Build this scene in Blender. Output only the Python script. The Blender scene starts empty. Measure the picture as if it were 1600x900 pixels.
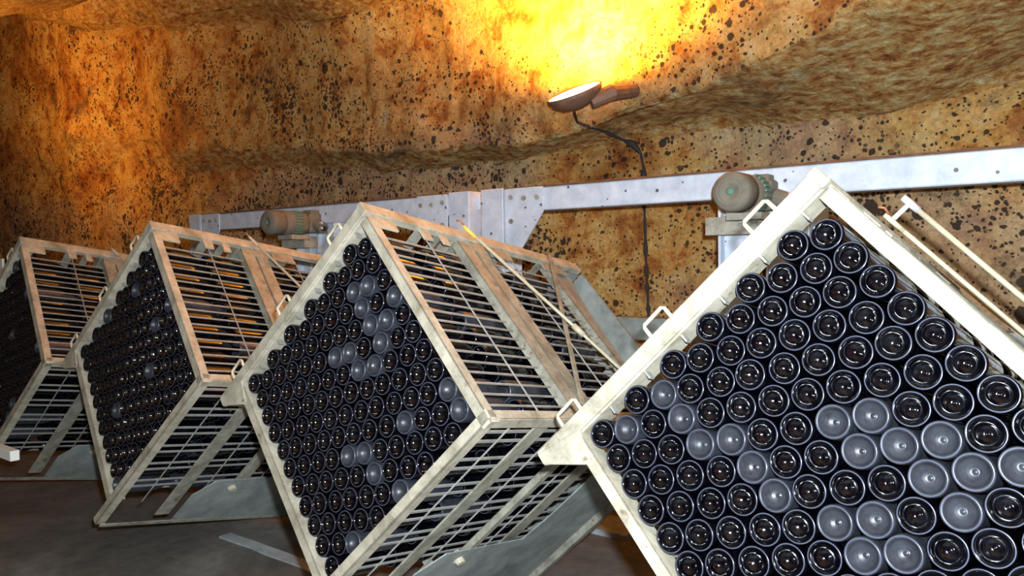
import bpy, math, random
import numpy as np
from mathutils import Vector, Matrix, noise
from mathutils.bvhtree import BVHTree

random.seed(7)
rng = np.random.default_rng(7)
scene = bpy.context.scene
COL = scene.collection
H = 1.68                                   # eye height above the floor

# ------------------------------------------------------------------ camera
F_PX = 1182.02
M = np.array([[0.796065, 0.012325, -0.605085],
              [0.605037, -0.040128, 0.795185],
              [-0.01448, -0.999119, -0.039402]])     # image axes (right, down, forward) -> world
cam_d = bpy.data.cameras.new('camera')
cam = bpy.data.objects.new('camera', cam_d)
COL.objects.link(cam)
cam_d.sensor_width = 36.0
cam_d.lens = F_PX / 1600 * 36
cam_d.clip_start = 0.02
m = np.eye(4)
m[:3, 0] = M[:, 0]; m[:3, 1] = -M[:, 1]; m[:3, 2] = -M[:, 2]; m[2, 3] = H
cam.matrix_world = Matrix(m.tolist())
scene.camera = cam

# ------------------------------------------------------------------ world, lights, exposure
world = bpy.data.worlds.new('world'); scene.world = world
world.use_nodes = True
world.node_tree.nodes['Background'].inputs[0].default_value = (0.55, 0.5, 0.48, 1)
world.node_tree.nodes['Background'].inputs[1].default_value = 0.01
scene.view_settings.view_transform = 'Standard'
scene.view_settings.look = 'None'
scene.view_settings.gamma = 1
scene.view_settings.use_curve_mapping = False
scene.view_settings.exposure = 0.0


def cam_off(r, d, f):
    v = M @ np.array([r, d, f]); return Vector((v[0], v[1], v[2] + H))


def light(name, kind, loc, energy, color, **kw):
    ld = bpy.data.lights.new(name, kind)
    ld.energy = energy; ld.color = color
    for k, v in kw.items(): setattr(ld, k, v)
    o = bpy.data.objects.new(name, ld); COL.objects.link(o); o.location = loc
    return o


def aim(o, target):
    o.rotation_euler = (Vector(target) - o.location).to_track_quat('-Z', 'Y').to_euler()


# the photographer's flash, right above the lens
light('flash', 'POINT', cam_off(0.07, -0.11, 0.0), 840, (0.82, 0.92, 1.0), shadow_soft_size=0.03)
# warm cellar lamps outside the frame: one at the right behind the photographer, one high up at the far left
light('cellar_lamp_right', 'POINT', (1.9, -0.3, 1.9), 13, (1.0, 0.42, 0.12), shadow_soft_size=0.05)
far = light('cellar_lamp_far', 'SPOT', (-10.0, 1.9, H + 1.3), 420, (1.0, 0.46, 0.08), shadow_soft_size=0.1, spot_size=math.radians(150), spot_blend=1.0)
aim(far, (-9.6, 4.2, H + 2.9))


# ------------------------------------------------------------------ helpers
def obj(name, verts, faces, mat, parent=None, smooth=False):
    me = bpy.data.meshes.new(name)
    me.from_pydata([tuple(v) for v in verts], [], faces)
    me.update()
    if mat: me.materials.append(mat)
    if smooth: me.polygons.foreach_set('use_smooth', [True] * len(me.polygons))
    o = bpy.data.objects.new(name, me); COL.objects.link(o)
    if parent: o.parent = parent
    return o


def empty(name, loc=(0, 0, 0)):
    o = bpy.data.objects.new(name, None); COL.objects.link(o); o.location = loc
    o.empty_display_size = 0.1
    return o


def tag(o, label=None, cat=None, group=None, kind=None):
    if label: o['label'] = label
    if cat: o['category'] = cat
    if group: o['group'] = group
    if kind: o['kind'] = kind
    return o


class MB:
    def __init__(s): s.v = []; s.f = []
    def add(s, v, f):
        n = len(s.v); s.v += [tuple(p) for p in v]; s.f += [[i + n for i in q] for q in f]; return s
    def box(s, a, b, mat=None):
        x0, y0, z0 = (min(a[i], b[i]) for i in range(3)); x1, y1, z1 = (max(a[i], b[i]) for i in range(3))
        v = [(x0, y0, z0), (x1, y0, z0), (x1, y1, z0), (x0, y1, z0), (x0, y0, z1), (x1, y0, z1), (x1, y1, z1), (x0, y1, z1)]
        if mat is not None: v = [mat @ Vector(p) for p in v]
        return s.add(v, [(0, 3, 2, 1), (4, 5, 6, 7), (0, 1, 5, 4), (1, 2, 6, 5), (2, 3, 7, 6), (3, 0, 4, 7)])
    def tube(s, pts, r, n=8, caps=True):
        pts = [Vector(p) for p in pts]; rings = []
        up = None
        for i, p in enumerate(pts):
            d = (pts[min(i + 1, len(pts) - 1)] - pts[max(i - 1, 0)]).normalized()
            if up is None or abs(up.dot(d)) > .95:
                up = Vector((0, 0, 1)) if abs(d.z) < .9 else Vector((1, 0, 0))
            a = d.cross(up).normalized(); b = d.cross(a).normalized(); up = -b
            rr = r[i] if isinstance(r, (list, tuple)) else r
            rings.append([p + a * math.cos(2 * math.pi * k / n) * rr + b * math.sin(2 * math.pi * k / n) * rr for k in range(n)])
        v = [q for ring in rings for q in ring]; f = []
        for i in range(len(pts) - 1):
            for k in range(n):
                k2 = (k + 1) % n
                f.append((i * n + k, i * n + k2, (i + 1) * n + k2, (i + 1) * n + k))
        if caps:
            f.append(tuple(range(n))[::-1]); f.append(tuple((len(pts) - 1) * n + k for k in range(n)))
        return s.add(v, f)
    def prism(s, poly, to3, t0, t1):
        """poly of (a,b); to3(a,b,t) -> point"""
        n = len(poly)
        v = [to3(a, b, t0) for a, b in poly] + [to3(a, b, t1) for a, b in poly]
        f = [tuple(range(n))[::-1], tuple(range(n, 2 * n))] + [(i, (i + 1) % n, (i + 1) % n + n, i + n) for i in range(n)]
        return s.add(v, f)
    def lathe(s, prof, n, mat=None, cap0=False, cap1=False):
        v = []; f = []
        for r, z in prof:
            for k in range(n):
                a = 2 * math.pi * k / n; v.append((r * math.cos(a), r * math.sin(a), z))
        for i in range(len(prof) - 1):
            for k in range(n):
                k2 = (k + 1) % n; f.append((i * n + k, i * n + k2, (i + 1) * n + k2, (i + 1) * n + k))
        if cap0: f.append(tuple(range(n))[::-1])
        if cap1: f.append(tuple((len(prof) - 1) * n + k for k in range(n)))
        if mat is not None: v = [mat @ Vector(p) for p in v]
        return s.add(v, f)
    def build(s, name, mat, parent=None, bevel=0.0, smooth=False):
        o = obj(name, s.v, s.f, mat, parent, smooth)
        if bevel:
            md = o.modifiers.new('bevel', 'BEVEL'); md.width = bevel; md.segments = 1; md.limit_method = 'ANGLE'
        return o


def ray(px, py):
    d = M @ np.array([(px - 800) / F_PX, (py - 450) / F_PX, 1.0]); return d


def on_y(px, py, Y):
    d = ray(px, py); t = Y / d[1]; return Vector((d[0] * t, Y, d[2] * t + H))


# ------------------------------------------------------------------ materials
def new_mat(name):
    mt = bpy.data.materials.new(name); mt.use_nodes = True
    nt = mt.node_tree; b = nt.nodes['Principled BSDF']
    return mt, nt, b


def N(nt, t, **kw):
    n = nt.nodes.new(t)
    for k, v in kw.items():
        if k in n.inputs.keys() if isinstance(k, str) else False: n.inputs[k].default_value = v
        else: setattr(n, k, v)
    return n


def noise_n(nt, vec, scale, detail=5, rough=.6, dist=0.0):
    n = nt.nodes.new('ShaderNodeTexNoise'); n.inputs['Scale'].default_value = scale
    n.inputs['Detail'].default_value = detail; n.inputs['Roughness'].default_value = rough
    n.inputs['Distortion'].default_value = dist
    if vec: nt.links.new(vec, n.inputs['Vector'])
    return n.outputs['Fac']


def ramp(nt, fac, stops, interp='LINEAR'):
    r = nt.nodes.new('ShaderNodeValToRGB'); cr = r.color_ramp; cr.interpolation = interp
    while len(cr.elements) < len(stops): cr.elements.new(0.5)
    for e, (p, c) in zip(cr.elements, stops):
        e.position = p; e.color = tuple(c) + (1,) if len(c) == 3 else c
    nt.links.new(fac, r.inputs[0]); return r.outputs[0]


def g(x): return (x, x, x)


def mix(nt, fac, a, b, mode='MIX'):
    n = nt.nodes.new('ShaderNodeMix'); n.data_type = 'RGBA'; n.blend_type = mode
    for s, v in ((n.inputs['Factor'], fac), (n.inputs[6], a), (n.inputs[7], b)):
        if hasattr(v, 'links') or hasattr(v, 'is_linked'): nt.links.new(v, s)
        else: s.default_value = v if not isinstance(v, tuple) else (v + (1,) if len(v) == 3 else v)
    return n.outputs[2]


def math_n(nt, op, a, b=0.0, clamp=False):
    n = nt.nodes.new('ShaderNodeMath'); n.operation = op; n.use_clamp = clamp
    for s, v in zip(n.inputs, (a, b)):
        if hasattr(v, 'is_linked'): nt.links.new(v, s)
        else: s.default_value = v
    return n.outputs[0]


def coords(nt, scale=None, kind='Object', rot=None):
    tc = nt.nodes.new('ShaderNodeTexCoord'); o = tc.outputs[kind]
    if scale or rot:
        mp = nt.nodes.new('ShaderNodeMapping')
        if scale: mp.inputs['Scale'].default_value = scale
        if rot: mp.inputs['Rotation'].default_value = rot
        nt.links.new(o, mp.inputs[0]); o = mp.outputs[0]
    return o


def bump(nt, b, h, strength=.4, dist=.01):
    n = nt.nodes.new('ShaderNodeBump'); n.inputs['Strength'].default_value = strength
    n.inputs['Distance'].default_value = dist
    nt.links.new(h, n.inputs['Height']); nt.links.new(n.outputs[0], b.inputs['Normal'])


def rock_material():
    mt, nt, b = new_mat('chalk_rock'); c = coords(nt)
    big = noise_n(nt, c, 1.3, 4, .6, .3); mid = noise_n(nt, c, 5.5, 6, .65, .4); fine = noise_n(nt, c, 40, 4, .7)
    base = ramp(nt, mid, [(.26, (.16, .042, .010)), (.40, (.42, .17, .042)), (.50, (.62, .37, .12)), (.62, (.68, .47, .20)), (.78, (.66, .56, .42))])
    pz = nt.nodes.new('ShaderNodeSeparateXYZ'); nt.links.new(c, pz.inputs[0])
    def stp(sock, a, b_): return math_n(nt, 'MULTIPLY', math_n(nt, 'SUBTRACT', sock, a), 1 / (b_ - a), clamp=True)
    clean = math_n(nt, 'MULTIPLY', stp(pz.outputs[2], 2.55, 2.7), stp(pz.outputs[0], -6.6, -5.8))
    dirty = math_n(nt, 'SUBTRACT', 1.0, math_n(nt, 'MULTIPLY', clean, .75))
    tint = ramp(nt, big, [(.36, (.58, .40, .28)), (.46, (.90, .78, .64)), (.56, (.95, .93, .86)), (.68, (.85, .88, .82))])
    col = mix(nt, dirty, base, tint, 'MULTIPLY')
    p0 = nt.nodes.new('ShaderNodeSeparateXYZ'); nt.links.new(c, p0.inputs[0])
    lowz = math_n(nt, 'MULTIPLY', math_n(nt, 'SUBTRACT', 2.75, p0.outputs[2]), 4.0, clamp=True)
    gr = math_n(nt, 'MULTIPLY', ramp(nt, noise_n(nt, c, .8, 3, .5), [(.44, g(0)), (.60, g(.55))]), lowz)
    col = mix(nt, gr, col, (.47, .36, .25))
    fr = ramp(nt, fine, [(.3, g(.55)), (.62, g(1.12))])
    col = mix(nt, .8, col, fr, 'MULTIPLY')
    # underside strata: streaky brown olive where the rock overhangs
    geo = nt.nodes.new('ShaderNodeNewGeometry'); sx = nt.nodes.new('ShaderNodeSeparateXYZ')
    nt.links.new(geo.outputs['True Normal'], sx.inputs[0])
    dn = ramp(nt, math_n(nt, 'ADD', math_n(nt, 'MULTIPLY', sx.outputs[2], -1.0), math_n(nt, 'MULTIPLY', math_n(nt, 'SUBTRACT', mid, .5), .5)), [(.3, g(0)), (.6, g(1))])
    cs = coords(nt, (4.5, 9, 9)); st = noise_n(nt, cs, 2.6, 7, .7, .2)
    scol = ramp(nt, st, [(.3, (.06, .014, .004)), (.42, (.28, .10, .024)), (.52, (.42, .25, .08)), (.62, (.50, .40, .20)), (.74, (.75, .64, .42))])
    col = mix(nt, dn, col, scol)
    # black mould spots of three sizes, clustered
    warp = nt.nodes.new('ShaderNodeVectorMath'); warp.operation = 'ADD'
    nz = nt.nodes.new('ShaderNodeTexNoise'); nz.inputs['Scale'].default_value = 22; nt.links.new(c, nz.inputs['Vector'])
    sc = nt.nodes.new('ShaderNodeVectorMath'); sc.operation = 'SCALE'; sc.inputs['Scale'].default_value = .028
    nt.links.new(nz.outputs['Color'], sc.inputs[0]); nt.links.new(c, warp.inputs[0]); nt.links.new(sc.outputs[0], warp.inputs[1])
    dens = math_n(nt, 'ADD', math_n(nt, 'MULTIPLY', math_n(nt, 'SUBTRACT', noise_n(nt, c, 1.6, 5, .7, .5), .5), 1.15), .52)
    ps = nt.nodes.new('ShaderNodeSeparateXYZ'); nt.links.new(c, ps.inputs[0])
    def sm(sock, a, b_): return math_n(nt, 'MULTIPLY', math_n(nt, 'SUBTRACT', sock, a), 1 / (b_ - a), clamp=True)
    high = sm(ps.outputs[2], 2.55, 2.75)              # cleaner stone above the ledge, dirtier low down at the left
    dens = math_n(nt, 'SUBTRACT', dens, math_n(nt, 'MULTIPLY', high, math_n(nt, 'ADD', -.025, math_n(nt, 'MULTIPLY', sm(ps.outputs[0], -5.2, -2.8), .15))))
    dens = math_n(nt, 'ADD', dens, math_n(nt, 'MULTIPLY', math_n(nt, 'SUBTRACT', 1.0, high), math_n(nt, 'MULTIPLY', sm(ps.outputs[0], -2.6, -4.5), .07)))
    tot = None
    for scale, th0, th1, gain in ((8.5, .10, .71, 1.0), (15, .10, .65, 1.0), (25, .10, .60, 1.0), (42, .06, .56, 1.0)):
        vo = nt.nodes.new('ShaderNodeTexVoronoi'); vo.inputs['Scale'].default_value = scale
        nt.links.new(warp.outputs[0], vo.inputs['Vector'])
        sv = nt.nodes.new('ShaderNodeSeparateXYZ'); nt.links.new(vo.outputs['Color'], sv.inputs[0])
        # radius of the spot: larger where density is high; many cells carry none
        rad = math_n(nt, 'MULTIPLY', math_n(nt, 'SUBTRACT', math_n(nt, 'ADD', math_n(nt, 'MULTIPLY', sv.outputs[0], .62), dens), th1 + .12), .95)
        d = math_n(nt, 'SUBTRACT', rad, vo.outputs['Distance'])
        s = ramp(nt, d, [(.0, g(0)), (.05, g(1))])
        tot = s if tot is None else math_n(nt, 'MAXIMUM', tot, s)
    tot = math_n(nt, 'MULTIPLY', tot, math_n(nt, 'SUBTRACT', 1.0, math_n(nt, 'MULTIPLY', dn, .75)))
    col = mix(nt, math_n(nt, 'MULTIPLY', tot, .93), col, (.028, .018, .014))
    # broad grey-black soot patches
    sp = ramp(nt, noise_n(nt, c, 1.7, 7, .72, .6), [(.56, g(0)), (.66, g(.75))])
    col = mix(nt, math_n(nt, 'MULTIPLY', sp, dirty), col, (.07, .045, .03))
    nt.links.new(col, b.inputs['Base Color'])
    b.inputs['Roughness'].default_value = .85; b.inputs['Specular IOR Level'].default_value = .25
    h = math_n(nt, 'ADD', math_n(nt, 'MULTIPLY', mid, 1.0), math_n(nt, 'MULTIPLY', noise_n(nt, c, 24, 6, .75), .8))
    bump(nt, b, h, .9, .035)
    return mt


def paint_metal(name, c0, c1, rust=(.16, .06, .025), rust_at=.62, scale=9, rough=.55, speck=0.0, metal=0.0):
    mt, nt, b = new_mat(name); c = coords(nt)
    n1 = noise_n(nt, c, scale, 6, .7, .3)
    col = ramp(nt, n1, [(.3, c0), (.62, c1)])
    n2 = noise_n(nt, c, scale * 2.3, 7, .75, .5)
    col = mix(nt, ramp(nt, n2, [(rust_at, g(0)), (rust_at + .08, g(.85))]), col, rust)
    if speck:
        vo = nt.nodes.new('ShaderNodeTexVoronoi'); vo.inputs['Scale'].default_value = 26; nt.links.new(c, vo.inputs['Vector'])
        sv = nt.nodes.new('ShaderNodeSeparateXYZ'); nt.links.new(vo.outputs['Color'], sv.inputs[0])
        rad = math_n(nt, 'MULTIPLY', math_n(nt, 'SUBTRACT', sv.outputs[0], 1 - speck), 1.0)
        s = ramp(nt, math_n(nt, 'SUBTRACT', rad, vo.outputs['Distance']), [(0, g(0)), (.03, g(.9))])
        col = mix(nt, s, col, (.06, .045, .04))
    nt.links.new(col, b.inputs['Base Color'])
    b.inputs['Roughness'].default_value = rough; b.inputs['Metallic'].default_value = metal
    bump(nt, b, n2, .35, .004)
    return mt


def glass_material(name, dusty):
    """thick black-brown bottle glass, glossy, with more or less cellar dust"""
    mt, nt, b = new_mat(name)
    c = coords(nt)
    oi = nt.nodes.new('ShaderNodeObjectInfo')
    ad = nt.nodes.new('ShaderNodeVectorMath'); ad.operation = 'ADD'
    cb = nt.nodes.new('ShaderNodeCombineXYZ')
    rnd = math_n(nt, 'MULTIPLY', oi.outputs['Random'], 37.0)
    nt.links.new(rnd, cb.inputs[0]); nt.links.new(rnd, cb.inputs[1])
    nt.links.new(c, ad.inputs[0]); nt.links.new(cb.outputs[0], ad.inputs[1])
    n1 = noise_n(nt, ad.outputs[0], 30, 5, .7)
    lo, hi, amt = ((.42, .82, .55) if dusty else (.55, .85, .07))
    fac = ramp(nt, n1, [(lo - .15, g(amt * .35)), (hi - .1, g(amt))])
    if not dusty:
        fac = ramp(nt, n1, [(.45, g(0)), (.75, g(amt))])
    col = mix(nt, fac, (.0008, .0006, .0016), (.056, .062, .078))
    nt.links.new(col, b.inputs['Base Color'])
    rr = ramp(nt, fac, [(0, g(.085)), (.5, g(.5))])
    nt.links.new(rr, b.inputs['Roughness'])
    b.inputs['IOR'].default_value = 1.52
    b.inputs['Specular IOR Level'].default_value = .42
    return mt


ROCK = rock_material()
CAGE = paint_metal('dusty_galvanised_steel', (.125, .118, .088), (.33, .315, .25), (.12, .065, .03), .58, 11, .6)
CAGE_RAIL = paint_metal('pale_weathered_rail', (.20, .178, .125), (.47, .43, .335), (.14, .085, .04), .60, 10, .6)
WIRE = paint_metal('grey_wire', (.17, .17, .155), (.30, .29, .265), (.15, .08, .05), .64, 14, .5)
BEAM = paint_metal('pale_blue_white_paint', (.44, .51, .62), (.66, .72, .82), (.10, .075, .06), .64, 8, .5, speck=.3)
PLATE = paint_metal('grey_sheet_steel', (.11, .13, .12), (.30, .33, .31), (.09, .085, .07), .62, 4, .65)
RUSTY = paint_metal('brown_dust_crust', (.10, .045, .02), (.2, .10, .05), (.07, .04, .02), .6, 14, .9)
MOTOR = paint_metal('dirty_green_brown_motor', (.12, .105, .078), (.19, .17, .13), (.07, .15, .10), .62, 9, .75)
FIN = paint_metal('green_fins', (.06, .16, .11), (.12, .24, .17), (.08, .07, .05), .55, 18, .7)
BRACKET = paint_metal('mould_grey_bracket', (.20, .18, .14), (.38, .36, .29), (.06, .05, .04), .55, 12, .8)
ROD = paint_metal('cream_rod', (.36, .31, .20), (.52, .48, .35), (.3, .2, .1), .66, 10, .5)
YEL = paint_metal('yellow_tape', (.75, .42, .05), (.85, .55, .1), (.3, .15, .03), .7, 10, .5)
GLASS = glass_material('dark_bottle_glass', False)
GLASS_D = glass_material('dusty_bottle_glass', True)
RING, _nt, _b = new_mat('worn_stippled_glass_ring'); _b.inputs['Base Color'].default_value = (.055, .062, .09, 1); _b.inputs['Roughness'].default_value = .22
RUBBER, _nt, _b = new_mat('black_cable'); _b.inputs['Base Color'].default_value = (.025, .02, .018, 1); _b.inputs['Roughness'].default_value = .8
WHITE, _nt, _b = new_mat('white_board'); _b.inputs['Base Color'].default_value = (.85, .9, .86, 1); _b.inputs['Roughness'].default_value = .6
STEELBOLT = paint_metal('bolt_steel', (.35, .34, .32), (.6, .6, .58), (.12, .08, .06), .62, 20, .35)
COPPER, _nt, _b = new_mat('copper_wire'); _b.inputs['Base Color'].default_value = (.35, .12, .05, 1); _b.inputs['Roughness'].default_value = .5
LAMPBODY = paint_metal('brown_lamp_housing', (.10, .055, .035), (.2, .11, .07), (.05, .03, .02), .6, 12, .6)
LENS, _nt, _b = new_mat('lit_lamp_glass')
_b.inputs['Base Color'].default_value = (1, .9, .7, 1)
_b.inputs['Emission Color'].default_value = (1, .78, .42, 1); _b.inputs['Emission Strength'].default_value = 14


def floor_material():
    mt, nt, b = new_mat('damp_concrete'); c = coords(nt)
    n1 = noise_n(nt, c, 1.1, 7, .65, .6); n2 = noise_n(nt, c, 12, 6, .7)
    col = ramp(nt, n1, [(.32, (.085, .078, .070)), (.5, (.14, .13, .115)), (.68, (.23, .22, .20))])
    col = mix(nt, .7, col, ramp(nt, n2, [(.3, g(.6)), (.7, g(1.25))]), 'MULTIPLY')
    vo = nt.nodes.new('ShaderNodeTexVoronoi'); vo.inputs['Scale'].default_value = 14; nt.links.new(c, vo.inputs['Vector'])
    sv = nt.nodes.new('ShaderNodeSeparateXYZ'); nt.links.new(vo.outputs['Color'], sv.inputs[0])
    rad = math_n(nt, 'MULTIPLY', math_n(nt, 'SUBTRACT', sv.outputs[0], .75), .35)
    s = ramp(nt, math_n(nt, 'SUBTRACT', rad, vo.outputs['Distance']), [(0, g(0)), (.02, g(.8))])
    col = mix(nt, s, col, (.42, .4, .36))
    nt.links.new(col, b.inputs['Base Color']); b.inputs['Roughness'].default_value = .75
    bump(nt, b, n2, .4, .01)
    return mt


FLOOR = floor_material()
KERB = paint_metal('pale_concrete_kerb', (.22, .24, .24), (.42, .45, .46), (.1, .09, .08), .6, 6, .85)

# ------------------------------------------------------------------ the cave: wall, vault, floor
Y0 = 4.6


def interp(pts, xs):
    pts = sorted(pts); X = [p[0] for p in pts]; V = [p[1] for p in pts]
    return np.interp(xs, X, V)


L1 = [(-40, 236, .15), (0, 232, .15), (130, 215, .16), (250, 235, .18), (420, 233, .2), (560, 235, .22), (740, 230, .25), (880, 216, .3),
      (960, 188, .36), (1080, 148, .46), (1200, 85, .58), (1330, 25, .68), (1430, -15, .75), (1620, -60, .8)]
L0 = [(-40, 262), (0, 268), (200, 275), (400, 262), (600, 262), (800, 248), (930, 214), (1050, 206), (1200, 190), (1400, 160), (1620, 108)]
low = [(on_y(px, py, Y0).x, on_y(px, py, Y0).z) for px, py in L0]
up = [(on_y(px, py, Y0 - d).x, on_y(px, py, Y0 - d).z, d) for px, py, d in L1]
L2 = [(-40, 14), (0, 22), (200, 45), (350, 42), (500, 25), (600, 8), (700, -12), (900, -40)]
led = [(on_y(px, py, 4.25).x, on_y(px, py, 4.25).z) for px, py in L2]


def profile(X):
    """control points (Y, z) from the floor up over the head"""
    zl = float(interp(low, X)); zu = float(interp([(a, b) for a, b, c in up], X)); d = float(interp([(a, c) for a, b, c in up], X))
    zl2 = float(interp(led, X)); zl2 = max(zl2, zu + .25)
    if zl > zu - .04: zl = zu - .04
    y = Y0 - d
    k = float(np.clip((-2.6 - X) / 1.2, 0, 1))      # the second ledge runs out to the right
    pts = [(Y0 + .05, -.3), (Y0, .6), (Y0, zl - .3), (Y0, zl), (y + .02, zu), (y, zu + .05), (y - .02, zu + .15)]
    pts += [(y - .07, zl2), (y - .07 - .2 * k - .01, zl2 + .08), (y - .2 - .2 * k, zl2 + .3)]
    yy, zz = pts[-1]
    top = 4.3
    for t in (.25, .5, .75, 1.0):
        a = t * math.pi / 2
        pts.append((yy - 2.6 * (1 - math.cos(a)) - .1 * t, zz + (top - zz) * math.sin(a)))
    pts += [(-1.0, top - .1), (-9.0, 3.8), (-10.5, 1.5), (-10.5, -.3)]
    return pts


XS = np.concatenate([np.arange(-13.5, -8.5, .1), np.arange(-8.5, .9, .03), np.arange(.9, 4.3, .1)])
cols = []
SEG = [6, 12, 10, 8, 16, 3, 4, 26, 5, 10, 8, 8, 6, 6, 8, 8, 6, 4]
for X in XS:
    p = profile(float(X)); c = []
    for i in range(len(p) - 1):
        n = SEG[i]
        for k in range(n):
            t = k / n; c.append((X, p[i][0] * (1 - t) + p[i + 1][0] * t, p[i][1] * (1 - t) + p[i + 1][1] * t))
    c.append((X, p[-1][0], p[-1][1])); cols.append(c)
G = np.array(cols)                                   # nx, nt, 3
# soften the corners a little along the profile, then displace
for _ in range(2):
    G[:, 1:-1, 1:] = .25 * G[:, :-2, 1:] + .5 * G[:, 1:-1, 1:] + .25 * G[:, 2:, 1:]
T = np.zeros_like(G); T[:, 1:-1] = G[:, 2:] - G[:, :-2]; T[:, 0] = T[:, 1]; T[:, -1] = T[:, -2]
NRM = np.stack([np.zeros(T.shape[:2]), -T[..., 2], T[..., 1]], -1); NRM /= np.linalg.norm(NRM, axis=-1, keepdims=True) + 1e-9
for i in range(G.shape[0]):
    for j in range(G.shape[1]):
        x, y, z = G[i, j]
        v = Vector((x, y, z))
        fine = abs(z - 1.9) < 1.6 and y > 2
        h = noise.noise(v * .8) * .12 + noise.noise(v * 2.3 + Vector((5, 1, 2))) * .055
        if fine:
            h += noise.noise(v * 7) * .022 + noise.noise(v * 19) * .009
            h += (abs(noise.noise(Vector((x * 1.5, y * 4, z * 5)))) - .2) * .03
        G[i, j] += NRM[i, j] * h
nx, nt_ = G.shape[:2]
split = sum(SEG[:10])


def grid(name, A, mat, kind='structure'):
    a, b = A.shape[:2]; v = A.reshape(-1, 3)
    f = [(i * b + j, i * b + j + 1, (i + 1) * b + j + 1, (i + 1) * b + j) for i in range(a - 1) for j in range(b - 1)]
    o = obj(name, v.tolist(), f, mat, None, True); tag(o, kind=kind); return o


wall = grid('wall_back', G[:, :split + 1], ROCK)
ceil = grid('ceiling', G[:, split:], ROCK)
for nm, ix in (('wall_left', 0), ('wall_right', nx - 1)):
    c = G[ix]; cy, cz = -2.5, 1.5
    v = [(c[0][0], cy, cz)] + [tuple(p) for p in c]
    o = obj(nm, v, [(0, i, i + 1) for i in range(1, len(c))] + [(0, len(c), 1)], ROCK); tag(o, kind='structure')
# floor
fx = np.arange(-13.8, 4.5, .15); fy = np.arange(-10.8, 4.9, .15)
FG = np.array([[(x, y, 0.012 * noise.noise(Vector((x * .9, y * .9, 0))) - .004) for y in fy] for x in fx])
flo = grid('floor', FG, FLOOR)
BV = BVHTree.FromPolygons([tuple(p) for p in G[:, :split + 30].reshape(-1, 3)],
                          [(i * (split + 30) + j, i * (split + 30) + j + 1, (i + 1) * (split + 30) + j + 1, (i + 1) * (split + 30) + j)
                           for i in range(nx - 1) for j in range(split + 29)])


def wall_hit(px, py):
    d = ray(px, py); d = Vector(d).normalized()
    h = BV.ray_cast(Vector((0, 0, H)), d)
    return h[0], h[1]


# ------------------------------------------------------------------ bottles
P = 0.088


def bottle_profile(detail):
    # bottom up: from the apex of the punt to the neck; the neck points +z
    pr = [(.0006, .0278), (.0030, .0282), (.0050, .0294), (.0065, .0304), (.0085, .0303), (.0120, .0290), (.0160, .0270), (.0180, .0260), (.0188, .0252), (.0220, .0230), (.0250, .0203), (.0280, .0167), (.0302, .0130), (.0320, .0088), (.0332, .0045), (.0344, .0020),
          (.0360, .0009), (.0372, .0003), (.0386, 0.0), (.0398, .0005), (.0412, .0024), (.0422, .0052), (.0428, .0090), (.0430, .0150),
          (.0430, .170), (.0424, .185), (.0395, .203), (.0335, .222), (.0260, .243), (.0195, .262), (.0160, .280), (.0146, .296),
          (.0144, .304), (.0163, .305), (.0163, .311), (.0130, .3125), (.0002, .3128)]
    if detail == 0:
        pr = [(.001, .0310), (.010, .0296), (.018, .0262), (.025, .0203), (.0300, .0135), (.0332, .0045), (.0374, .0006), (.0396, .0004), (.0422, .006), (.0430, .015), (.0430, .172), (.0395, .203),
              (.026, .243), (.0155, .283), (.0144, .304), (.0163, .306), (.0130, .3125), (.0002, .3128)]
    return pr


def bottle_mesh(n, detail, knurl):
    pr = bottle_profile(detail); v = []; f = []
    for i, (r, z) in enumerate(pr):
        for k in range(n):
            a = 2 * math.pi * k / n; rr, zz = r, z
            if knurl and .0365 <= r <= .0399 and z < .002:       # the knurled ring the bottle stands on
                if k % 2: zz += .0011
            v.append((rr * math.cos(a), rr * math.sin(a), zz))
    for i in range(len(pr) - 1):
        for k in range(n):
            k2 = (k + 1) % n; f.append((i * n + k, i * n + k2, (i + 1) * n + k2, (i + 1) * n + k))
    ring = [1 if (pr[i][0] >= .0371 and pr[i + 1][0] <= .0400 and pr[i + 1][1] < .003) else 0 for i in range(len(pr) - 1) for _ in range(n)]
    return np.array(v), f, ring


def make_bottle_data(name, n, detail, knurl, mat):
    v, f, ring = bottle_mesh(n, detail, knurl)
    me = bpy.data.meshes.new(name); me.from_pydata(v.tolist(), [], f); me.materials.append(mat); me.materials.append(RING)
    me.polygons.foreach_set('material_index', ring)
    me.polygons.foreach_set('use_smooth', [True] * len(me.polygons)); me.update(); return me


HI = [make_bottle_data('bottle_clean', 96, 1, True, GLASS), make_bottle_data('bottle_dusty', 96, 1, True, GLASS_D)]
MID = [make_bottle_data('bottle_clean_mid', 48, 1, False, GLASS), make_bottle_data('bottle_dusty_mid', 48, 1, False, GLASS_D)]

# poses of the cages: local axes (u along the base, v away from the base, -w), origin at the first bottle of the rail corner
RC = [np.array([[-0.724157, 0.689023, -0.029063], [-0.097542, -0.144053, -0.984751], [-0.682703, -0.710279, 0.171526]]),
      np.array([[-0.698018, 0.71548, -0.029321], [-0.104826, -0.142601, -0.984214], [-0.708366, -0.683925, 0.174539]]),
      np.array([[-0.690575, 0.718871, -0.079564], [-0.107638, -0.210932, -0.971556], [-0.715207, -0.662368, 0.223042]])]
TC = [np.array([-3.911839, 2.008631, 0.077177]), np.array([-2.229923, 1.969307, 0.078163]), np.array([-0.556487, 2.008631, 0.077177])]
RC = [RC[0]] + RC
TC = [TC[0] + np.array([-1.662, -.01, -0.035])] + TC


def cage_matrix(c):
    m = np.eye(4); m[:3, :3] = RC[c]; m[:3, 3] = TC[c] + np.array([0, 0, H]); return Matrix(m.tolist())


CM = [cage_matrix(c) for c in range(4)]
FLIP = Matrix.Rotation(math.pi, 4, 'X')              # bottle +z (neck) -> cage -z, i.e. into the depth


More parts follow.
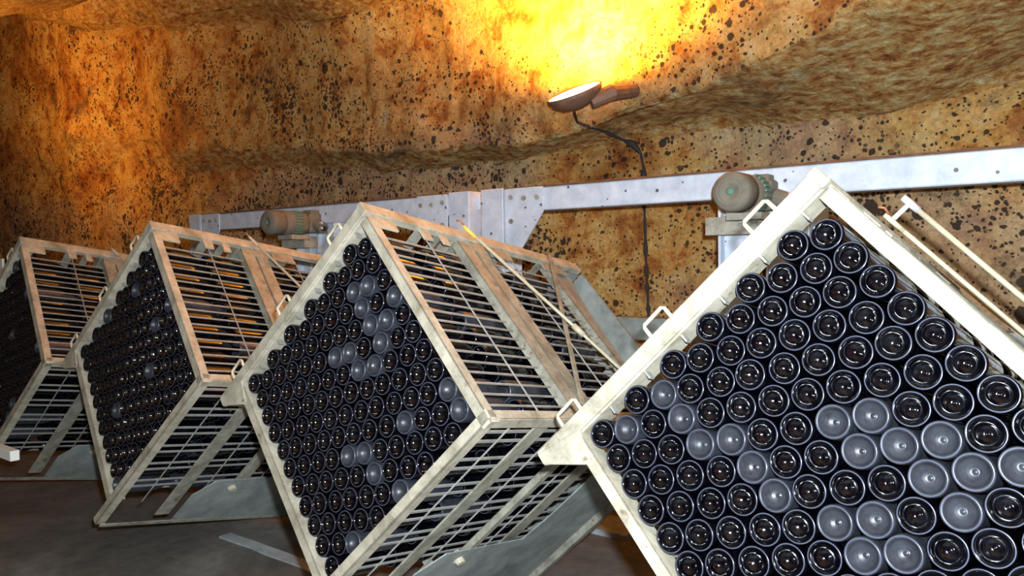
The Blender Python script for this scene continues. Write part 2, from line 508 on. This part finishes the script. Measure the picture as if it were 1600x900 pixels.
def lat(i, j): return (i - 1) * P * .866, (j - 1) * P + (P / 2 if i % 2 == 1 else 0)


def project(W):
    c = M.T @ (np.array(W) - np.array([0, 0, H]))
    return (F_PX * c[0] / c[2] + 800, F_PX * c[1] / c[2] + 450, c[2])


LAY = .288
ORD = ['zeroth', 'first', 'second', 'third', 'fourth', 'fifth', 'sixth', 'seventh', 'eighth', 'ninth', 'tenth', 'eleventh', 'twelfth']
CAGE_WORDS = ['far left cage', 'second cage from left', 'middle cage', 'nearest right cage']
DUST_D = [(977, 668), (1033, 612), (1061, 653), (1141, 686), (1180, 728), (1212, 776), (1096, 694), (1300, 660), (1357, 655), (1345, 705), (1300, 810),
          (1367, 805), (1403, 698), (1471, 690), (1452, 748), (1518, 740), (1411, 865), (1350, 870), (1500, 800), (1580, 730)]
DUST_B = [(622, 463), (571, 447), (550, 456), (603, 499), (562, 483), (575, 506), (541, 551), (559, 579), (699, 606), (718, 638), (634, 663), (581, 740),
          (553, 848), (625, 764), (569, 708), (543, 712), (590, 520), (521, 565), (585, 560)]
cand = []
for c in range(4):
    for i in range(1, 13):
        for j in range(1, 12 if i % 2 == 0 else 11):
            u, v = lat(i, j)
            Wp = CM[c] @ Vector((u, v, 0)); px, py, z = project(Wp)
            r = F_PX * .043 / z
            inside = (-r * .6 < px < 1600 + r * .6) and (-r < py < 900 + r * .6)
            cand.append((c, i, j, u, v, px, py, z, inside))
near = {}
for c, lst in ((3, DUST_D), (2, DUST_B)):
    for q in lst:
        best = min((k for k in cand if k[0] == c), key=lambda k: (k[5] - q[0]) ** 2 + (k[6] - q[1]) ** 2)
        near[best[:3]] = 1
vis = [k for k in cand if k[8]]
vis.sort(key=lambda k: (-k[0], k[7]))
single = vis[:300]
single_keys = {k[:3] for k in single}


def bottle_matrix(c, u, v, w, jit=1.0):
    rx, ry = (random.uniform(-1, 1) * .008 * jit for _ in range(2))
    return CM[c] @ Matrix.Translation((u + random.uniform(-1, 1) * .0012, v + random.uniform(-1, 1) * .0012, -(w + random.uniform(-1, 1) * .005 * jit))) \
        @ FLIP @ Matrix.Rotation(rx, 4, 'X') @ Matrix.Rotation(ry, 4, 'Y') @ Matrix.Rotation(random.uniform(0, 6.28), 4, 'Z')


stuff_mats = []
for k in cand:
    c, i, j, u, v = k[:5]
    dusty = near.get(k[:3], 0) if c in (2, 3) else int(random.random() < .07)
    mw = bottle_matrix(c, u, v, .0)
    if k[:3] in single_keys:
        o = bpy.data.objects.new('wine_bottle', (HI if c == 3 else MID)[dusty]); COL.objects.link(o)
        o.matrix_world = mw
        look = 'dust-filmed grey' if dusty else 'glossy black'
        tag(o, '%s bottle end, %s from rail, %s row from top, %s' % (look, ORD[j], ORD[i], CAGE_WORDS[c]), 'bottle',
            'bottles in the front layer of the %s' % CAGE_WORDS[c])
    else:
        stuff_mats.append((mw, dusty))
# deeper layers: those next to the cage sides
for c in range(4):
    for L in (1, 2, 3):
        for i in range(1, 13):
            nj = 11 if i % 2 == 0 else 10
            for j in range(1, nj + 1):
                if i <= 2 or j >= nj - 1 or j <= 1 or i >= 12:
                    u, v = lat(i, j); stuff_mats.append((bottle_matrix(c, u, v, L * LAY), int(random.random() < .12)))
bv, bf, bring = bottle_mesh(26, 0, False); bf = np.array(bf)
allv = []; nv = len(bv)
for mw, d in stuff_mats:
    A = np.array(mw); allv.append(bv @ A[:3, :3].T + A[:3, 3])
V = np.concatenate(allv); nb = len(stuff_mats)
Fq = (bf[None] + (np.arange(nb) * nv)[:, None, None]).reshape(-1, 4)
me = bpy.data.meshes.new('wine_bottles')
me.vertices.add(len(V)); me.vertices.foreach_set('co', V.ravel())
me.loops.add(Fq.size); me.loops.foreach_set('vertex_index', Fq.ravel().astype(np.int32))
me.polygons.add(len(Fq)); me.polygons.foreach_set('loop_start', np.arange(0, Fq.size, 4, dtype=np.int32))
me.materials.append(GLASS); me.materials.append(GLASS_D); me.materials.append(RING)
me.polygons.foreach_set('material_index', np.where(np.tile(bring, nb) > 0, 2, np.repeat([d for _, d in stuff_mats], len(bf))).astype(np.int32))
me.update(calc_edges=True); me.polygons.foreach_set('use_smooth', [True] * len(Fq)); me.validate()
so = bpy.data.objects.new('wine_bottles', me); COL.objects.link(so)
tag(so, 'remaining dark bottles packed in the two left cages and deeper behind the wires', 'bottles', kind='stuff')


# ------------------------------------------------------------------ riddling cage (built once, then copied)
def Lc(u, v, w): return (u, v, -w)


def lbox(a, b): return MB().box(Lc(*a), Lc(*b))


def make_cage():
    root = empty('riddling_cage')
    W1 = 1.16           # depth of the wired box
    # --- base on the upper left side: front and back channels and a top rail, slats, cheeks
    UA, UB = -.103, 1.052
    m = MB()            # front channel: outer face, recessed web, two lips
    m.box(Lc(UA, -.099, -.022), Lc(UB, -.048, .0)); m.box(Lc(UA + .02, -.052, -.012), Lc(.9, -.042, .075))
    m.build('base_channel', CAGE_RAIL, root, .003)
    MB().prism([(.881, -.052), (UB, -.092), (UB, -.053), (1.0, -.013), (.925, .045), (.905, .045)], lambda a, b, t: Lc(a, b, t), -.024, .012).build('corner_gusset', CAGE_RAIL, root, .002)
    for w in (.52, 1.43):
        lbox((UA, -.099, w - .03), (UB, -.045, w + .03)).build('base_channel', CAGE, root, .003)
    m = MB(); m.box(Lc(UA - .003, -.103, -.024), Lc(UA + .028, -.043, 1.47)); m.build('base_rail', CAGE_RAIL, root, .003)
    m = MB(); m.box(Lc(1.0, -.099, .0), Lc(UB, -.05, 1.47)); m.build('base_rail', CAGE, root, .003)
    # upright cheeks between the base rail and the wires, and the slats of the base
    for w0, w1 in ((.0, .12), (.262, .315), (.375, .418), (.56, .66), (.69, .84), (1.10, 1.28)):
        lbox((-.098, -.05, w0), (-.088, .022, w1)).build('cheek', CAGE_RAIL if w0 < .5 else CAGE, root, .001)
    for w0, w1 in ((.262, .315), (.375, .418), (.69, .84), (1.10, 1.15)):
        lbox((-.088, -.05, w0), (.95, -.044, w1)).build('slat', CAGE, root)
    lbox((UA + .03, -.047, 1.30), (.95, -.040, 1.47)).build('end_sheet', PLATE, root)
    # a few short plates across the front between the rail and the bottles
    for i in range(1, 13, 2):
        u = (i - 1) * P * .866
        lbox((u - .003, -.042, -.004), (u + .003, -.03 + P / 2 - .03, .02)).build('divider', WIRE, root)
    # three handles on the outer side of the base
    for u in (.080, .484, .884):
        pts = [Lc(u - .042, -.095, -.015), Lc(u - .042, -.132, -.015), Lc(u - .036, -.140, -.015), Lc(u + .036, -.140, -.015), Lc(u + .042, -.132, -.015), Lc(u + .042, -.095, -.015)]
        MB().tube(pts, .0062, 8).build('handle', ROD, root, smooth=True)
    # --- upper right side (u = -.065): irons, straps, wires
    us = -.062
    def iron(w0, w1, name='corner_iron', mat=CAGE, v0=-.03, v1=.962):
        m = MB(); m.box(Lc(us - .034, v0, w0), Lc(us - .028, v1, w1)); m.box(Lc(us - .034, v0, w0), Lc(us + .008, v1, w0 + .006)); return m.build(name, mat, root, .0015)
    iron(-.022, .022, mat=CAGE_RAIL); iron(.49, .566, 'strap'); iron(.574, .65, 'strap'); iron(W1 - .03, W1 + .02)
    for k in range(18):
        v = .050 + .0485 * k
        MB().box(Lc(us - .012, v - .003, -.01), Lc(us - .006, v + .003, W1)).build('wire', WIRE, root)
    for w in (.29, .86):
        MB().tube([Lc(us - .018, -.02, w), Lc(us - .018, .95, w)], .0035, 6).build('cross_wire', WIRE, root)
    # end sheet beyond the wires
    MB().prism([(.0, 1.16), (.0, 1.33), (.25, 1.26), (.93, 1.19), (.93, 1.16)], lambda a, b, t: Lc(t, a, b), us - .02, us - .01).build('end_sheet', PLATE, root)
    # diagonal tie rods over that side
    uo = us - .065
    MB().tube([Lc(uo - .005, -.13, .52), Lc(uo - .015, -.118, .53), Lc(uo - .01, -.10, .545)], .004, 8).build('rod_hook', COPPER, root, smooth=True)
    r = MB().tube([Lc(uo, -.10, .56), Lc(uo, .480, .90), Lc(uo, .70, 1.02), Lc(uo + .02, .95, 1.16)], .0075, 8).build('tie_rod', ROD, root, smooth=True)
    MB().tube([Lc(uo, -.112, .553), Lc(uo, -.045, .592)], .0085, 8).build('painted_tip', YEL, r, smooth=True)
    MB().tube([Lc(uo, .455, .885), Lc(uo, .51, .917)], .014, 8).build('clamp_sleeve', ROD, r, smooth=True)
    r2 = MB().box((-.004, 0, -.011), (.004, 1.215, .011), Matrix.Translation(Lc(uo + .012, -.11, 1.225)) @ Matrix.Rotation(math.atan2(.675, .99), 4, 'X')).build('tie_bar', CAGE, root, .001)
    # --- lower right side (v = .935)
    vs = .935
    def iron2(w0, w1, name, mat=CAGE, u0=-.095, u1=1.0, th=.008):
        m = MB(); m.box(Lc(u0, vs, w0), Lc(u1, vs + th, w1)); return m.build(name, mat, root, .0015)
    m = MB(); m.box(Lc(-.10, vs - .022, -.022), Lc(1.085, vs + .018, -.014)); m.box(Lc(-.10, vs + .010, -.022), Lc(1.085, vs + .018, .028)); m.build('corner_iron', CAGE_RAIL, root, .002)
    iron2(.285, .365, 'strap', u1=1.07); iron2(.868, .962, 'strap')
    m = MB(); m.box(Lc(-.09, vs, .61), Lc(.98, vs + .03, .65)); m.box(Lc(-.09, vs, .61), Lc(.98, vs + .006, .70)); m.build('strap', CAGE, root, .002)
    for k in range(6):
        for o_ in (0, .05):
            u = -.004 + .1475 * k + o_
            MB().box(Lc(u - .006, vs - .006, 0), Lc(u + .006, vs - .001, W1)).build('wire', WIRE, root)
    for w in (.155, .465, .78):
        MB().tube([Lc(-.08, vs + .001, w), Lc(.93, vs + .001, w)], .0035, 6).build('cross_wire', WIRE, root)
    # depth edge at the right corner
    m = MB(); m.box(Lc(us - .034, vs - .02, -.02), Lc(us - .028, vs + .02, W1)); m.box(Lc(us - .034, vs + .012, -.02), Lc(us + .012, vs + .018, W1)); m.build('edge_iron', CAGE_RAIL, root, .001)
    # bolt on the strap
    MB().tube([Lc(.80, vs, .60), Lc(.80, vs + .055, .60)], .02, 10).build('bolt', ROD, root)
    MB().tube([Lc(.86, vs, .60), Lc(.80, vs + .04, .585)], .012, 8).build('bolt', STEELBOLT, root)
    # --- lower left side (u = .885): front iron and sheet
    ul = .888
    m = MB(); m.box(Lc(ul, -.04, -.02), Lc(ul + .038, vs, -.012)); m.box(Lc(ul, -.04, -.02), Lc(ul + .005, vs, .055)); m.build('corner_iron', CAGE_RAIL, root, .002)
    for w in (.5, 1.1):
        lbox((ul, -.04, w), (ul + .008, vs, w + .05)).build('strap', CAGE, root)
    for k in range(18):
        v = .03 + .05 * k
        MB().box(Lc(ul, v - .003, .05), Lc(ul + .006, v + .003, W1)).build('wire', WIRE, root)
    lbox((ul + .008, .02, W1 - .02), (ul + .012, .9, W1)).build('end_strap', CAGE, root)
    # sawtooth plate that carries the bottle ends on the rail side and on the lower left side
    return root


def make_cradle():
    root = empty('cage_cradle')
    vs = .962
    def plate(poly, nm='side_plate', t=.006, mat=PLATE, off=0.0):
        return MB().prism(poly, lambda a, b, t_: Lc(a, t_, b), vs + off, vs + off + t).build(nm, mat, root)
    # sheet round the lower end, reaching back to the pivot frame: (u, w) outline
    plate([(1.10, .385), (.86, .39), (.735, .47), (.735, .97), (.55, 1.0), (.12, 1.0), (.12, 1.47), (1.225, 1.47)])
    plate([(1.082, -.005), (1.062, -.005), (1.105, .50), (1.205, 1.47), (1.23, 1.47)], 'toe_rail', .006, CAGE, .002)
    m = MB(); m.box(Lc(-.1, vs, 1.45), Lc(1.22, vs + .04, 1.50)); m.build('rear_post', CAGE, root, .002)
    m = MB(); m.box(Lc(1.16, -.1, 1.44), Lc(1.20, vs + .04, 1.50)); m.build('rear_beam', CAGE, root, .002)
    m = MB(); m.box(Lc(-.09, -.04, 1.48), Lc(1.18, vs, 1.50)); m.build('rear_plate', PLATE, root)
    m = MB(); m.box(Lc(.95, -.02, 1.0), Lc(.99, .95, 1.06)); m.build('support_arm', CAGE, root, .002)
    m = MB(); m.box(Lc(.95, .40, .8), Lc(.99, .46, 1.48)); m.build('support_rail', CAGE, root, .002)
    MB().tube([Lc(.42, .45, 1.50), Lc(.42, .45, 1.72)], .05, 16).build('shaft', PLATE, root, smooth=False)
    MB().tube([Lc(.42, .45, 1.50), Lc(.42, .45, 1.54)], .14, 20).build('hub_flange', CAGE, root)
    return root


def copy_tree(o, parent=None):
    c = o.copy(); COL.objects.link(c); c.parent = parent
    for ch in o.children: copy_tree(ch, c)
    return c


cage0 = make_cage(); crad0 = make_cradle()
kids = {o: list(o.children) for o in list(bpy.data.objects)}
CL = ['riddling cage at the far left edge, its bottles darkest and its front cut off',
      'second riddling cage from the left, brown lit front iron, tilted on its corner',
      'middle riddling cage standing on its corner, bottles seen at an angle, wired sides',
      'nearest riddling cage at the right, bright white rails round large bottle ends']
DL = ['grey steel cradle plate under the far left riddling cage', 'grey steel cradle plate under the second cage from the left',
      'grey steel cradle plate under the middle riddling cage', 'grey steel cradle behind and below the nearest right cage']
for c in (3, 2, 1, 0):
    r = cage0 if c == 3 else copy_tree(cage0)
    q = crad0 if c == 3 else copy_tree(crad0)
    r.matrix_world = CM[c]; q.matrix_world = CM[c]
    tag(r, CL[c], 'cage', 'riddling cages in a row')
    if True:
        for ch in r.children:
            for gc in ch.children:
                if gc.name.startswith('painted_tip'): gc.material_slots[0].link = 'OBJECT'; gc.material_slots[0].material = YEL if c == 2 else ROD
    if c == 0:
        b_ = MB().tube([Lc(-.20, -.10, .60), Lc(-.20, .95, 1.10)], .009, 8).build('tie_rod', ROD, cage0, smooth=True)
        MB().tube([Lc(-.20, -.125, .585), Lc(-.20, -.07, .615)], .012, 8).build('clamp_sleeve', STEELBOLT, b_, smooth=True)
        MB().tube([Lc(-.13, -.10, .60), Lc(-.21, -.10, .60)], .008, 8).build('rod_pin', STEELBOLT, b_)
    tag(q, DL[c], 'cradle', 'cradles under the cages')

# ------------------------------------------------------------------ steel frame modules behind the cages
YB = 3.80
def frame(xc, label):
    root = empty('steel_frame', (xc, YB, 0))
    def bx(name, a, b, mat=BEAM, bev=.003): return MB().box(a, b).build(name, mat, root, bev)
    zt, zb = H + .430, H + .290
    bx('top_beam', (-1.64, 0, zb), (1.64, .12, zt), bev=.006)
    bx('dirty_top_flange', (-1.64, -.006, zt), (1.64, .12, zt + .012), RUSTY)
    for s in (-1, 1):
        x0, x1 = (s * 1.70, s * 1.52)
        bx('end_post', (x0, -.02, .0), (x1, .14, zt + .012), bev=.004)
        MB().prism([(s * 1.50, zt + .005), (s * 1.22, zt + .005), (s * 1.22, zb - .01), (s * 1.39, zb - .24), (s * 1.39, zb - .45), (s * 1.50, zb - .45)],
                   lambda a, b, t: (a, t, b), -.012, .0).build('gusset_plate', BEAM, root, .001)
        MB().box((s * 1.497 - .004, -.026, zb - .3), (s * 1.497 + .004, -.018, zt)).build('weld_seam', BEAM, root)
        for px_, pz_ in ((1.46, zt - .05), (1.36, zt - .06), (1.26, zt - .06), (1.46, zb - .06)):
            MB().tube([(s * px_, -.012, pz_), (s * px_, -.022, pz_)], .016, 8).build('bolt', BRACKET, root)
        bx('foot', (s * 1.72, -.08, 0), (s * 1.44, .2, .02))
    bx('lower_beam', (-1.6, 0, H - .47), (1.6, .10, H - .345), PLATE, .004)
    # central post with the motor bracket
    bx('centre_post', (-.09, .02, 0), (.06, .10, zb)); bx('post_flange', (-.105, -.03, 0), (-.09, .10, zb)); bx('post_flange', (.055, -.03, 0), (.07, .10, zb)); bx('back_plate', (.14, .02, H - .30), (.42, .06, zb)); bx('plate_rib', (.14, -.02, H - .30), (.15, .06, zb)); bx('plate_rib', (.34, -.02, H - .30), (.35, .06, zb))
    bx('joint_plate', (1.70, .05, zb + .03), (1.735, .08, zt - .01))
    bx('motor_bracket', (-.12, -.16, H + .10), (.17, -.03, H + .19), BRACKET)
    for x, z in ((.22, H + .22), (.0, H + .02), (.38, H + .1), (.0, H - .12), (.25, H + .02)):
        MB().tube([(x, .02, z), (x, .005, z)], .014, 8).build('bolt', BRACKET, root)
    for xx in (-.80, .88):                     # bearings that carry the two cradles
        bx('bearing_post', (xx - .07, .0, H - 1.2), (xx + .07, .10, H - .345), PLATE)
        MB().tube([(xx, -.20, H - .80), (xx, .08, H - .80)], .11, 20).build('bearing', BRACKET, root)
    tag(root, label, 'frame', 'steel frames carrying the cages')
    return root


frame(-1.42, 'white painted steel frame with thick beam behind the two right cages')
frame(-4.92, 'pale lilac painted steel frame behind the two left cages')


def motor(x, label):
    root = empty('gear_motor', (x, 3.36, H + .29))
    ry = Matrix.Rotation(-math.pi / 2, 4, 'X')        # z -> +y
    body = MB().lathe([(.001, .0), (.030, .0), (.034, -.004), (.062, -.004), (.066, .0), (.078, .003), (.088, .010), (.093, .026), (.093, .12), (.089, .122), (.089, .128), (.093, .13), (.093, .30), (.085, .325), (.072, .33)], 40, ry, cap1=True)
    bo = body.build('motor_housing', MOTOR, root, smooth=True)
    MB().lathe([(.001, -.010), (.012, -.010), (.018, -.004), (.018, .002)], 20, ry).build('end_cap', FIN, bo, smooth=True)
    MB().lathe([(.058, -.006), (.062, -.009), (.066, -.006)], 36, ry).build('rim_ring', MOTOR, bo, smooth=True)
    for k in range(9):
        a = math.radians(-50 + 14 * k)
        mt = Matrix.Rotation(0, 4, 'Y') @ Matrix.Translation((math.cos(a) * .093, .23, math.sin(a) * .093))
        MB().box((-.010, -.035, -.005), (.010, .035, .005), mt @ Matrix.Rotation(-a, 4, 'Y')).build('cooling_fin', FIN, root, .001)
    MB().box((-.065, .335, -.075), (.075, .56, .078)).build('gearbox', MOTOR, root, .012)
    MB().box((-.05, .36, .07), (.055, .46, .105)).build('terminal_box', MOTOR, root, .006)
    MB().tube([(.07, .40, -.01), (.15, .40, -.04)], .045, 16).build('output_boss', MOTOR, root)
    MB().tube([(.07, .40, -.01), (.165, .40, -.045)], .02, 12).build('output_shaft', RUBBER, root)
    for dz in (-.02, .02):
        MB().tube([(.15, .37, dz - .02), (.172, .37, dz - .02)], .010, 6).build('bolt_head', STEELBOLT, root)
    MB().box((-.08, .15, -.125), (.09, .32, -.09)).build('mounting_foot', BRACKET, root, .002)
    tag(root, label, 'motor', 'gear motors on the frames')


motor(-1.30, 'round dirty green-brown gear motor in front of the white beam, beside the nearest cage')
motor(-4.82, 'brown gear motor with green fins on the lilac beam, between left cages')

# low concrete kerbs across the floor
def kerb(x0, x1, y0, y1, h, label):
    xs = np.linspace(x0, x1, 26); m = MB()
    v = []
    for i, x in enumerate(xs):
        a = .012 * noise.noise(Vector((x * 5, 1, 0))); b = .012 * noise.noise(Vector((x * 5, 9, 0)))
        v += [(x, y0 + a, -.02), (x, y0 + a, h), (x, y1 + b, h), (x, y1 + b, -.02)]
    f = [(0, 1, 2, 3), tuple(len(v) - 4 + k for k in (3, 2, 1, 0))]
    for i in range(len(xs) - 1):
        for k in range(4):
            k2 = (k + 1) % 4; f.append((4 * i + k, 4 * i + k2, 4 * i + 4 + k2, 4 * i + 4 + k))
    o = obj('concrete_kerb', v, f, KERB); tag(o, label, 'kerb'); return o


kerb(-4.20, -2.6, 2.53, 2.61, .010, 'thin pale concrete strip on the dark floor beside the middle cage')
kerb(-3.3, -2.15, 3.9, 4.17, .03, 'pale speckled concrete kerb on the floor between the middle and nearest cages')

# ------------------------------------------------------------------ flood lamp on the rock, cable
hp, hn = wall_hit(930, 152)
lampc = on_y(897, 143, hp.y - .36)
root = empty('flood_lamp', lampc)
axis = Vector((-.12, .10, 1)).normalized()
tilt = Matrix(((1, 0, 0), (0, 1, 0), (0, 0, 1))).to_4x4()
q = Vector((-.10, -.50, 1)).normalized().to_track_quat('Z', 'X').to_matrix().to_4x4()
S = Matrix.Diagonal((1.0, 1.0, 1.0, 1))
bowl = MB().lathe([(.002, -.105), (.05, -.102), (.10, -.088), (.145, -.058), (.168, -.025), (.175, .0), (.169, .004), (.16, -.01)], 36, q)
bo = bowl.build('lamp_housing', LAMPBODY, root, smooth=True)
MB().lathe([(.002, -.004), (.163, -.004)], 36, q).build('lens', LENS, root)
arm = MB().tube([Vector((.10, .03, -.07)), Vector((.20, .10, -.02)), Vector((.24, .40, .04))], [.045, .05, .04], 10).build('bracket_arm', LAMPBODY, root)
tag(root, 'lit flood lamp in a brown bowl housing fixed to the rock, shining upward', 'lamp')
sp = light('flood_bulb', 'SPOT', lampc + Vector((-.05, -.09, .12)), 1250, (1.0, .50, .045), shadow_soft_size=.10, spot_size=math.radians(170), spot_blend=1.0)
aim(sp, lampc + Vector((-.02, .15, 1.1)))

cab = [(900, 176), (903, 190), (920, 197), (945, 203), (970, 215), (990, 225), (1002, 240), (1006, 262), (1006, 300), (1008, 330), (1009, 360), (1010, 400), (1012, 440), (1014, 475), (1016, 520)]
pts = [];
for q_ in cab:
    h = wall_hit(*q_); pts.append(h[0] + h[1].normalized() * (.012 if h[1].y < 0 else -.012))
pts[0] = lampc + Vector((0.0, .0, -.12))
fine_p = []
for a, b in zip(pts[:-1], pts[1:]):
    for k in range(6): fine_p.append(a.lerp(b, k / 6))
fine_p.append(pts[-1])
rad = [.008 + (.022 * max(0, noise.noise(p * 14)) + .010 * max(0, noise.noise(p * 40))) * (1 if i > 8 else 0) for i, p in enumerate(fine_p)]
o = MB().tube(fine_p, rad, 7).build('power_cable', RUBBER, smooth=True)
tag(o, 'black mould-lumped cable hanging from the flood lamp down the rock wall', 'cable')

# white panel and block cut off by the left picture edge
p0 = on_y(-30, 402, 2.6); p1 = on_y(7, 404, 2.6)
wz = on_y(7, 450, 2.6)
o = MB().box((p0.x, 2.58, wz.z - .0), (p1.x, 2.60, p1.z)).build('white_board', WHITE, bevel=.002)
tag(o, 'small white board at the left picture edge behind the far left cage', 'board')
a = on_y(-40, 703, 1.75); b_ = on_y(31, 716, 1.75)
o = MB().box((a.x, 1.70, b_.z - .01), (b_.x, 1.75, on_y(31, 703, 1.75).z)).build('white_plank', WHITE, bevel=.002)
tag(o, 'white plank end low at the left picture edge under the far left cage', 'plank')
